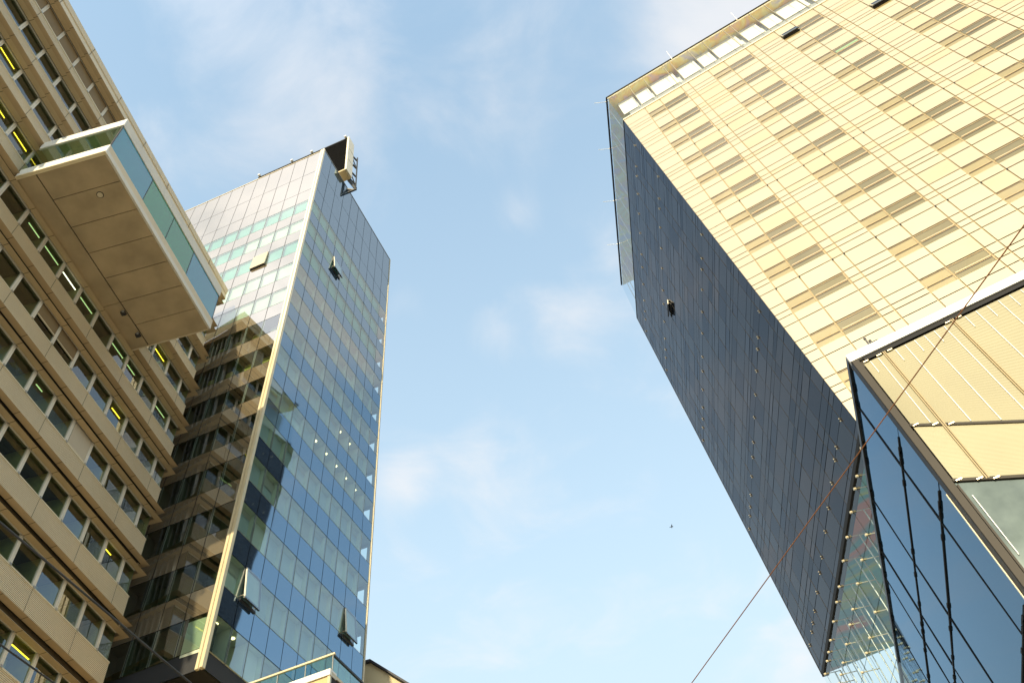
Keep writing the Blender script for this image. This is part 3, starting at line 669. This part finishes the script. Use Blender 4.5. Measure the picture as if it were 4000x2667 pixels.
FS.rect(mb, cu(0) + 1.0, SW, vt * SF + .2, pz, WBL - .5, M['plaster'])
# floor slab of the crown
zf = 70.8949 - .53 * SF
A = FS.P(cu(.55) + .1, 0, -.08); D2 = FD.P(21.9, DVT * SF, -.1); D3 = D2 + SH * 30
mb.hexa([V(A.x, A.y, zf - .3), V(Bq.x, Bq.y, zf - .3), V(E_.x, E_.y, zf - .3), V(D2.x, D2.y, zf - .3), V(A.x, A.y, zf), V(Bq.x, Bq.y, zf), V(E_.x, E_.y, zf), V(D2.x, D2.y, zf)], M['grey'])
FD.rect(mb, 1.5, 21.2, vt * SF + .2, DVT * SF - .1, -2.6, BLT['blue'])
mb.build('crown_floor', st)
# lightning rods on the crown edge
def rod(P0, d, L): 
    mb = MB(); mb.bar(P0, P0 + d * L, .022, M['bright'], 6); mb.bar(P0 - d * .1, P0 + d * .12, .05, M['steel'], 6); mb.build('lightning_rod', st)
for u in (.4, 5.2, 11.0, 16.2): rod(FD.P(u, vt * SF - .05, .03), (nd * .9 + UP * .25).normalized(), 1.15)
for u in (4.2, 8.8): rod(FS.P(u * SC, vt * SF - .05, .03), (SN * .25 + UP).normalized(), 1.3)
# ---- glazed hall under the dark side
mb = MB(); FD.rect(mb, 0, SDU + .1, DVB * SF + .3, 66, -.05, M['atrium']); mb.build('hall_glass', st)
mb = MB(); zs = FD.P(0, DVB * SF + .25).z
mb.hexa([FD.P(.2, DVB * SF + .2, -.3), FD.P(SDU - .3, DVB * SF + .2, -.3), FD.P(SDU - .3, DVB * SF + .2, -.3) + SH * 26, FD.P(.2, DVB * SF + .2, -.3) + SH * 26] + [q + UP * .4 for q in (FD.P(.2, DVB * SF + .2, -.3), FD.P(SDU - .3, DVB * SF + .2, -.3), FD.P(SDU - .3, DVB * SF + .2, -.3) + SH * 26, FD.P(.2, DVB * SF + .2, -.3) + SH * 26)], M['ceil_cool'])
mb.build('hall_ceiling', st)
mb = MB()
for u0, u1 in ((4.5, 12.5), (16, 19.5)):
    b0, b1 = FD.P(u0, 0) + SH * 7 + V(0, 0, 0), FD.P(u1, 0) + SH * 9
    mb.hexa([V(b0.x, b0.y, 0), V(b1.x, b1.y, 0), V(b1.x + .6, b1.y, 0), V(b0.x + .6, b0.y, 0), V(b0.x, b0.y, zs), V(b1.x, b1.y, zs), V(b1.x + .6, b1.y, zs), V(b0.x + .6, b0.y, zs)], M['stone'])
mb.build('hall_wall', st)
for vrow, us in ((13.255, du[1:-1]), (13.715, du[4:-1]), (14.255, du[6:-1]), (14.9, du[8:-1])):
    for u in us:
        mb = MB(); c = FD.P(u, vrow * SF, -.02); i = FD.P(u, vrow * SF, -1.0)
        mb.bar(c + nd * .12, c, .07, M['gold'], 8); mb.bar(c, i, .028, M['sill'], 6); mb.build('glass_clamp', st)
mb = MB()
for u in du[1:-1]:
    v0 = 13.255 if u > 1 else 13.7
    for w in (-.62, -.98): mb.bar(FD.P(u, v0 * SF, w), FD.P(u, 60, w), .034, M['bright'], 6)
mb.build('tension_rods', st)
mb = MB()
for v in (13.715, 14.255, 14.9): FD.box(mb, 0, SDU, v * SF - .008, v * SF + .008, -.04, -.03, M['joint'])
for u in du[1:-1]: FD.box(mb, u - .008, u + .008, DVB * SF + .3, 60, -.04, -.03, M['joint'])
mb.build('hall_glass_joints', st)

SCL = 1.09
st.location = CAMP + (st.location - CAMP) * SCL; st.scale = (SCL,) * 3

# ================================================================== PODIUM BUILDING (front right)
PC = V(12.035, 20.513, 23.507)
yb = R(78.3); HB = V(math.cos(yb), math.sin(yb), 0); yl = R(-19.3); HLv = V(math.cos(yl), math.sin(yl), 0)
NBv = V(-math.sin(yb), math.cos(yb), 0); NLv = V(math.sin(yl), -math.cos(yl), 0)
FB = Face(PC, HB, V(0, 0, -1), NBv); FP = Face(PC, HLv, V(0, 0, -1), NLv)
pb = thing('podium_building', 'low building with louvred golden front and blue glass side at the lower right', 'building', PC - UP * 23.5 + (HLv + HB) * 4)
mb = MB()
bl = [.38, 2.6, 8.6, 12.5, 14.8, 18.9, 24, 30]; bz = [0.1, 3.55, 6.05, 10.3, 15, 23]
for (v0, v1) in zip(bz, bz[1:]):
    for u0, u1 in zip(bl, bl[1:]): FB.panel(mb, u0, u1, v0, v1, .05, M['blue'], -.02, .012)
mb.build('blue_glass', pb)
mb = MB(); FB.rect(mb, .3, 30, .02, 23.4, -.10, M['black'])
for i, v in enumerate(bz[1:-1]):
    FB.box(mb, .9, 30, v - .028, v + .028, -.08, .02, M['black'])
    for u in [1.6, 2.2] + [q + s for q in bl[1:] for s in (-.8, .85)]: FB.box(mb, u - .16, u + .16, v - .045, v + .03, -.02, .04, M['black'])
for u in bl[1:]: FB.box(mb, u - .018, u + .018, .1, 23, -.08, .008, M['black'])
FB.box(mb, .1, 30, -.05, .14, -.1, .06, M['dark'])
for u in [1.6, 2.6, 5, 6, 8.2, 9.2, 12, 13, 14.5, 16, 18.5, 20]: FB.box(mb, u - .2, u + .2, .09, .19, -.02, .06, M['black'])
mb.build('blue_glass_joints', pb)
# corner frame
mb = MB(); 
mb.hexa([FB.P(.02, .1, .02), FB.P(.36, .1, .02), FB.P(.36, 23.4, .02), FB.P(.02, 23.4, .02), FP.P(.0, .1, .03), FP.P(.22, .1, .03), FP.P(.22, 23.4, .03), FP.P(.0, 23.4, .03)], M['bronze'])
mb.build('corner_frame', pb)
mb = MB(); FB.box(mb, .36, .44, 6.6, 23.4, -.05, .05, M['gold']); mb.build('corner_trim', pb)
# louvred front: seams slant down to the right
def s1(u): return 3.97 + (u - .2) * .58
def s2(u): return 6.47 + (u - .2) * .48
mull = [.62, 1.16, 3.75, 7.4, 11.0]
PW = 12.0
edges = [.24, 1.10, 3.62, 7.2, PW]
for (u0, u1) in zip(edges, edges[1:]):
    for lo, hi, mt in ((lambda u: .62, s1, M['louvre']), (s1, s2, M['louvre2'])):
        mb = MB(); nsl = 40
        g = .05
        a, b = u0 + g, u1 - g
        for i in range(nsl):
            t0, t1 = i / nsl, (i + 1) / nsl; tm = t0 + (t1 - t0) * .6
            fv = lambda u, t: lo(u) + .07 + (hi(u) - lo(u) - .16) * t
            mb.quad([FP.P(a, fv(a, t0), -.006), FP.P(b, fv(b, t0), -.006), FP.P(b, fv(b, tm), .0), FP.P(a, fv(a, tm), .0)], mt)
            mb.quad([FP.P(a, fv(a, tm), .0), FP.P(b, fv(b, tm), .0), FP.P(b, fv(b, t1), -.006), FP.P(a, fv(a, t1), -.006)], mt)
        # fine bright vertical rods over the slats
        if mt == M['louvre']:
            nn = max(1, int((u1 - u0) / .42))
            for i in range(1, nn + 1):
                u = u0 + (u1 - u0) * i / (nn + 1); FP.box(mb, u - .010, u + .010, lo(u) + .12, hi(u) - .1 if i % 2 == 0 else lo(u) + .75, .01, .03, M['bright'])
        mb.build('louvre_panel', pb)
mb = MB()
for u in edges[1:-1]:
    FP.box(mb, u - .05, u - .012, .6, s2(u), -.1, .05, M['goldline']); FP.box(mb, u + .012, u + .05, .6, s2(u), -.1, .05, M['goldline']); FP.box(mb, u - .012, u + .012, .6, s2(u), -.1, .01, M['bronze'])
FP.rect(mb, .1, PW, .1, 23, -.12, M['bronze'])
mb.build('front_mullions', pb)
mb = MB()
for fn in (s1, s2):
    mb.hexa([FP.P(.24, fn(.24) - .05, -.1), FP.P(PW, fn(PW) - .05, -.1), FP.P(PW, fn(PW) + .05, -.1), FP.P(.24, fn(.24) + .05, -.1), FP.P(.24, fn(.24) - .05, .035), FP.P(PW, fn(PW) - .05, .035), FP.P(PW, fn(PW) + .05, .035), FP.P(.24, fn(.24) + .05, .035)], M['bronze'])
for u in [.40, .90, 1.3, 3.45, 3.85, 6.9, 7.5]:
    for fn in (lambda u: .66, s1, s2): FP.box(mb, u - .09, u + .09, fn(u) - .022, fn(u) + .022, .03, .06, M['gold'])
FP.box(mb, .4, PW, .36, .56, -.1, -.02, M['black'])
mb.build('front_brackets', pb)
mb = MB(); FP.box(mb, -.05, PW, -.02, .36, -.6, .04, M['bright']); FB.box(mb, -.02, .1, -.02, .3, -.3, .06, M['white'])
for i in range(22): u = .4 + i * .55; FP.box(mb, u - .02, u + .02, .12, .15, .04, .046, M['tan'])
mb.build('cap', pb)
mb = MB(); mb.quad([FP.P(.24, s2(.24) + .08, -.03), FP.P(PW, s2(PW) + .08, -.03), FP.P(PW, 23.4, -.03), FP.P(.24, 23.4, -.03)], M['grey_glass']); mb.build('display_glass', pb)
mb = MB(); FP.box(mb, .42, .44, 7.2, 9.4, -.02, .02, M['bright']); FP.box(mb, .24, .30, 6.7, 23.4, -.02, .04, M['bronze']); mb.build('display_trim', pb)
mb = MB()
mb.quad([FP.P(0, .05, -.2), FP.P(PW, .05, -.2), FP.P(PW, .05, -.2) + HB * 8, FB.P(30, .05, -.2), FB.P(.1, .05, -.2)], M['grey'])
mb.build('roof', pb)
for i, (u, hh) in enumerate(((.92, .50), (1.05, .40), (1.17, .30), (1.27, .22))):
    mb = MB(); q = FP.P(u, -.0, -.2 - i * .12); mb.bar(q, q + UP * (hh + .1), .035, M['dark'], 8); mb.bar(q + UP * (hh + .05), q + UP * (hh + .12), .05, M['dark'], 8)
    if i == 0: mb.bar(q + UP * .28, q + UP * .28 + HLv * .35, .025, M['dark'])
    mb.build('vent_pipe', pb)

# ================================================================== low buildings at the bottom
tb = V(-11.303, 32.405, 23.2)
tt = thing('terrace_building', 'tan terrace block with white coping and glass balustrade below the glass tower', 'building', V(tb.x - 3, tb.y + 3, 0))
FT = Face(tb, HN, V(0, 0, -1), V(-.204546, -.978857, 0)); FT2 = Face(tb, MH, V(0, 0, -1), V(.977467, -.211089, 0))
mb = MB(); FT.rect(mb, .05, 9, .3, 23.2, 0, M['tan']); mb.build('front_wall', tt)
mb = MB()
for u in (2.3, 4.6, 6.9): FT.rect(mb, u - .012, u + .012, .3, 23, .004, M['soffit'])
FT.box(mb, -.02, .10, .3, 23, -.1, .03, M['gold'])
mb.build('wall_joints', tt)
mb = MB(); FT2.rect(mb, .06, 9, .25, 23.2, 0, M['bronze']); FT2.rect(mb, 2.2, 2.23, .3, 23, .005, M['goldline']); FT2.rect(mb, 5.0, 5.03, .3, 23, .005, M['goldline']); mb.build('side_wall', tt)  # near-black side wall: shade of the unlit face put into its colour
mb = MB(); FT.box(mb, -.05, 9, 0, .3, -.5, .08, M['bright']); FT2.box(mb, .05, 9, .1, .25, -.5, .05, M['sill']); mb.build('coping', tt)
mb = MB(); FT.rect(mb, .15, 9, -1.05, .0, -.45, M['balus']); FT2.rect(mb, .5, 9, -1.05, .1, -.2, M['balus'])
mb.build('balustrade_glass', tt)
mb = MB(); FT.box(mb, .05, 9, -1.12, -1.03, -.52, -.40, M['sill']); FT2.box(mb, .45, 9, -1.12, -1.04, -.25, -.15, M['dark'])
for u in (.16, 1.6, 3.1, 4.6, 6.1): FT.box(mb, u - .02, u + .02, -1.05, 0, -.48, -.44, M['grey'])
mb.build('handrail', tt)
mb = MB(); mb.quad([FT.P(.1, .1, -.3), FT.P(9, .1, -.3), FT.P(9, .1, -.3) + MH * 9, FT.P(.1, .1, -.3) + MH * 9], M['grey']); mb.build('terrace_floor', tt)

gb0 = V(-13.6, 47.0, 0)
def G(px, py, y=47.0): return hit(px, py, V(0, y, 0), V(0, 1, 0))
a, b, c_ = G(1380, 2606), G(1449, 2588), G(1640, 2705)
gh = thing('gabled_house', 'cream rendered gable wall with dark roof edge behind the glass tower foot', 'house', V(b.x, 47, 0))
mb = MB(); dY = V(-1.0, 10, 0)
pts = [V(a.x - 6, 47, 0), V(c_.x + 6, 47, 0), V(c_.x + 6, 47, c_.z - 4), c_, b, a, V(a.x - 6, 47, a.z - 1.6)]
mb.quad(pts, M['render'])
for p0, p1 in ((pts[0], pts[6]), (pts[1], pts[2])): mb.quad([p0, p1, p1 + dY, p0 + dY], M['render'])
mb.build('wall', gh)
mb = MB(); prof = [pts[6], a, b, c_, pts[2]]
for p0, p1 in zip(prof, prof[1:]):
    f = V(0, -.25, 0)
    mb.hexa([p0 + f, p1 + f, p1 + dY, p0 + dY, p0 + f + UP * .16, p1 + f + UP * .16, p1 + dY + UP * .16, p0 + dY + UP * .16], M['roofdark'])
mb.build('roof', gh)

# ================================================================== wires, bird
def wire(pts, r, mat, label, sag=0):
    mb = MB(); a, b = pts; n = 24; prev = None
    d = (b - a)
    for i in range(n + 1):
        t = i / n; q = a + d * t - UP * (sag * 4 * t * (1 - t))
        if prev is not None: mb.bar(prev, q, r, mat, 8)
        prev = q
    o = mb.build('overhead_wire', None, a); tag(o, label, 'wire', 'overhead wires across the street'); return o
def ext(p0, p1, k0, k1): d = p1 - p0; return [p0 - d * k0, p1 + d * k1]
w0, w1 = V(4.77, 4.38, 7.5), V(1.44, 10.97, 7.5)
wire(ext(w0, w1, 1.2, 2.2), .0062, M['rust'], 'rusty overhead wire slanting across the dark and cream tower at right')
wire(ext(V(-5.25, 5.25, 7.5), V(-4.70, 8.47, 7.5), 2.0, 3.0), .012, M['dark'], 'dark overhead wire crossing the lower left from the beige building to the tower foot')
wire(ext(V(-6.25, 7.01, 7.5), V(-6.10, 7.89, 7.5), 5, 8),   .011, M['dark'], 'short dark overhead wire in the bottom left corner')
bc = V(20.83, 117.16, 92.98)
mb = MB()
mb.bar(bc - V(.25, 0, .02), bc + V(.25, .05, .02), .07, M['bird'], 8)
for s in (-1, 1):
    mb.quad([bc + V(-.08, 0, .03), bc + V(.12, 0, .03), bc + V(.10, s * .35, .16), bc + V(-.02, s * .35, .16)], M['bird']); mb.quad([bc + V(-.02, s * .35, .16), bc + V(.10, s * .35, .16), bc + V(-.02, s * .62, .06)], M['bird'])
mb.quad([bc + V(-.25, -.03, 0), bc + V(-.25, .03, 0), bc + V(-.42, .08, -.02), bc + V(-.42, -.08, -.02)], M['bird'])
tag(mb.build('bird', None, bc), 'tiny dark bird flying in the open sky between the towers', 'bird')
